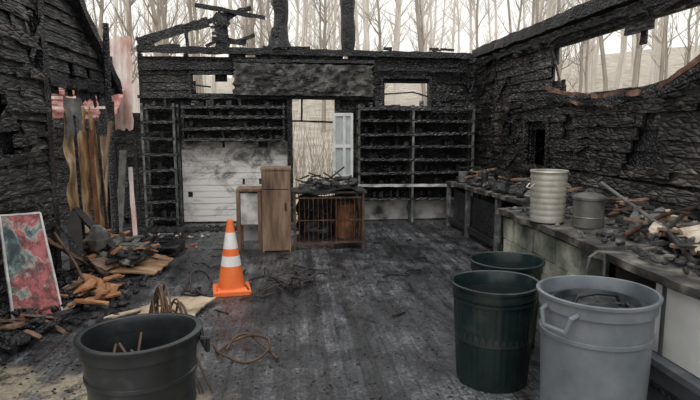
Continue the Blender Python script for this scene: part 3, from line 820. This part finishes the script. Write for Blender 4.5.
mb.sheet((.05,7.1,.80),(.9,7.1,.81),(.85,7.65,.84),(.1,7.65,.83),14,10,.09,6,3,.03,thick=.02)
for k in range(40):
    mb.clod((U(.1,.85),U(7.2,7.6),.82+U(0,.09)),(U(.05,.22),U(.04,.15),U(.02,.08)),random.choice([2,3,3,4]))
for k in range(14):
    x=U(.15,.75); mb.shard((x,7.38,.88+U(0,.10)),U(.12,.4),.02,.02,random.choice([2,4,3]),(0,U(-.7,.7),U(-.5,.5)))
mb.obj('wire_cage_stand',['rustbar','rust','cabdark','ash','stone'])

# ---------------------------------------------------------------- left debris
mb=MB()
mb.sheet((-2.42,5.95,.10),(-1.52,5.98,.03),(-1.40,6.45,.10),(-2.25,6.75,.20),16,10,.05,2.5,0,.02,thick=.02)
mb.sheet((-2.42,6.2,.30),(-1.85,6.1,.12),(-1.75,6.5,.16),(-2.3,6.75,.40),12,8,.08,3,0,.03,thick=.02)
mb.sheet((-2.38,6.0,.22),(-2.0,5.9,.10),(-1.8,6.2,.20),(-2.28,6.5,.34),8,8,.08,4,1,.04,thick=.015)
mb.obj('warped_plywood_sheet',['ply','cabwood'])
mb=MB()
for k in range(110):
    x=U(-2.36,-1.7);y=U(6.05,6.75); z=.14+(-1.7-x)*.40*R()
    if R()<.5: mb.rock((x,y,z+.03),U(.03,.09),random.choice([0,1,1,1]))
    else: mb.shard((x,y,z+.06),U(.12,.4),U(.04,.1),.02,random.choice([0,1,1,2,4,4]),(U(-.5,.5),U(-.5,.5),U(0,3)))
mb.rock((-2.15,6.15,.42),.14,0,.9); mb.rock((-1.95,6.15,.24),.10,1); mb.rock((-2.05,6.35,.28),.10,0)
mb.shard((-2.2,6.25,.50),.65,.12,.03,2,(0,.75,-.3)); mb.shard((-2.3,5.95,.40),.70,.14,.03,2,(0,1.2,-1.2))
mb.sheet((-2.1,6.1,.22),(-1.75,6.0,.12),(-1.65,6.2,.20),(-2.0,6.35,.30),8,6,.06,6,3,.04,thick=.01)
mb.obj('debris_pile',['stone','ash','cabdark','galvd','orange'])
# charred pallet behind the plywood
mb=MB()
for i in range(5): mb.beam((-2.35,6.95+i*.11,.13),(-1.45,6.90+i*.12,.12),.085,.02,0,.005,10)
for x in(-2.3,-1.9,-1.5): mb.beam((x,6.92,.06),(x+.02,7.42,.06),.05,.09,0,.005,5)
for k in range(24): mb.shard((U(-2.25,-1.5),U(6.95,7.35),.16+U(0,.06)),U(.1,.35),U(.03,.07),.02,random.choice([0,1,2]),(U(-.3,.3),U(-.3,.3),U(0,3)))
mb.obj('charred_pallet',['beam','ash','stone'])
mb=MB()
mb.sheet((-1.36,4.62,.03),(-.88,4.45,.02),(-.72,4.98,.05),(-1.30,5.12,.04),12,10,.04,4,0,.05,thick=.015)
mb.sheet((-1.2,4.40,.015),(-.95,4.3,.015),(-.85,4.5,.02),(-1.15,4.55,.02),6,6,.02,4,0,.07,thick=.01)
mb.shard((-1.45,4.7,.03),.35,.07,.015,0,(0,0,.7))
mb.obj('plywood_scrap',['plylight'])
mb=MB()
A,B,C,D=map(Vector,((-2.22,4.42,.02),(-1.98,4.74,.02),(-2.26,5.08,.86),(-2.46,4.80,.88)))
mb.sheet(A,B,C,D,6,10,.015,2,0,.005,thick=.012)
for p,q in((A,B),(B,C),(C,D),(D,A)): mb.beam(p+Vector((.008,-.008,0)),q+Vector((.008,-.008,0)),.016,.02,2,.002,8,up=(.8,-.6,.3))
mb.shard((-1.97,4.78,.06),.18,.10,.015,1,(0,-.4,.8))
mb.obj('painted_sign_board',['sign','plylight','white2'])
mb=MB()
mb.beam((-2.42,4.3,0),(-2.46,4.5,.7),.1,.03,0,.01,4); mb.beam((-2.3,4.3,.02),(-2.42,5.2,.06),.1,.05,0,.01,4)
for k in range(110): 
    x=U(-2.36,-1.95); y=U(4.0,5.9); z=(-1.85-x)*.35*R()
    if R()<.4: mb.clod((x,y,z+.04),(U(.06,.2),U(.05,.12),U(.04,.10)),random.choice([0,1]))
    else: mb.shard((x,y,z+.05),U(.15,.5),U(.03,.09),.02,random.choice([0,0,1,2]),(U(-.4,.4),U(-.4,.4),U(0,3)))
for k in range(14): mb.shard((U(-2.15,-1.7),U(4.85,5.8),U(.04,.14)),U(.15,.42),U(.04,.12),.02,3,(U(-.3,.3),U(-.3,.3),U(0,3)))
mb.sheet((-2.1,5.15,.08),(-1.75,5.1,.03),(-1.7,5.45,.06),(-2.1,5.5,.16),8,8,.08,5,3,.05,thick=.01)
mb.tube([(-2.3,5.1,.04),(-2.0,5.3,.10),(-1.7,5.6,.04)],.018,8,4); mb.tube([(-2.32,5.5,.60),(-2.1,5.4,.3),(-1.95,5.3,.03)],.015,8,4)
mb.beam((-2.45,5.5,.9),(-1.95,5.75,.03),.10,.025,0,.008,8); mb.beam((-2.42,5.2,.7),(-2.0,5.9,.06),.07,.03,2,.008,8)
mb.obj('charred_board_scraps',['beam','ash','cabwood','orange','rustbar'])

# hoses / cables
def hose(name,pts,r,mat,seg=60):
    cu=bpy.data.curves.new(name,'CURVE'); cu.dimensions='3D'; cu.bevel_depth=r; cu.bevel_resolution=3; cu.resolution_u=10
    for p in pts:
        sp=cu.splines.new('BEZIER'); sp.bezier_points.add(len(p)-1)
        for b,q in zip(sp.bezier_points,p):
            b.co=q; b.handle_left_type=b.handle_right_type='AUTO'
    cu.materials.append(M[mat]); o=bpy.data.objects.new(name,cu); sc.collection.objects.link(o); return o
hose('garden_hose',[[(-.60,3.95,.015),(-.50,3.72,.03),(-.30,3.62,.02),(-.18,3.75,.08),(-.30,3.92,.09),(-.45,3.95,.04),(-.56,3.80,.015)],
                    [(-.50,3.85,.015),(-.4,4.0,.07),(-.25,3.85,.05),(-.12,3.65,.015)]],.010,'hose')
st=[]
for k in range(18):
    a=U(-.12,.12); st.append([(-.96+a,3.8,.02),(-.88+a*.7,3.65,.28+U(0,.2)),(-.80+a*.5+U(-.05,.05),3.45,.40+U(0,.25)),(-.72+a,3.3,.20),(-.64+a*1.2,3.2,.015)])
hose('tangled_cable_bundle',st,.006,'hose')
st=[]
for k in range(15):
    x,y=-.30+U(-.3,.35),5.55+U(-.4,.4); p=[]
    for i in range(5):
        p.append((x,y,.012+abs(U(0,.09))*(i%2))); x+=U(-.16,.22); y+=U(-.2,.2)
    st.append(p)
for k in range(6):
    x,y=U(-1.2,1.2),U(4.6,7.2); p=[]
    for i in range(5):
        p.append((x,y,.010)); x+=U(-.16,.2); y+=U(-.2,.2)
    st.append(p)
hose('loose_cable_tangle',st,.007,'wire')
st=[[(-.85,5.6,.01),(-.9,5.75,.12),(-.75,5.8,.15),(-.7,5.6,.02)],[(-.95,5.5,.01),(-.95,5.3,.04),(-.85,5.2,.01)],[(-1.0,5.3,.01),(-1.02,5.5,.16),(-.9,5.65,.10),(-.85,5.5,.01)]]
hose('burnt_wire_coil',st,.010,'wire')

# ---------------------------------------------------------------- world, light, camera
w=bpy.data.worlds.new('overcast'); sc.world=w; w.use_nodes=True; nt=w.node_tree
bg=nt.nodes['Background']
tc=N(nt,'ShaderNodeTexCoord'); sp=N(nt,'ShaderNodeSeparateXYZ'); nt.links.new(tc.outputs['Generated'],sp.inputs[0])
c=ramp(nt,sp.outputs['Z'],[(.0,(.82,.79,.75)),(.25,(.84,.82,.80)),(1,(.81,.83,.85))])
nt.links.new(c,bg.inputs['Color']); bg.inputs['Strength'].default_value=1.32
sl=bpy.data.lights.new('overcast_sun','SUN'); sl.energy=1.5; sl.angle=math.radians(35); sl.color=(1,.97,.93)
so=bpy.data.objects.new('overcast_sun',sl); sc.collection.objects.link(so); so.rotation_euler=(math.radians(28),math.radians(-12),0)

cam=bpy.data.cameras.new('camera'); co=bpy.data.objects.new('camera',cam); sc.collection.objects.link(co)
cam.lens=28.03; cam.sensor_width=36; cam.sensor_fit='HORIZONTAL'
co.location=(0,0,1.6); co.rotation_euler=(math.radians(90-7.4),0,math.radians(-6))
sc.camera=co
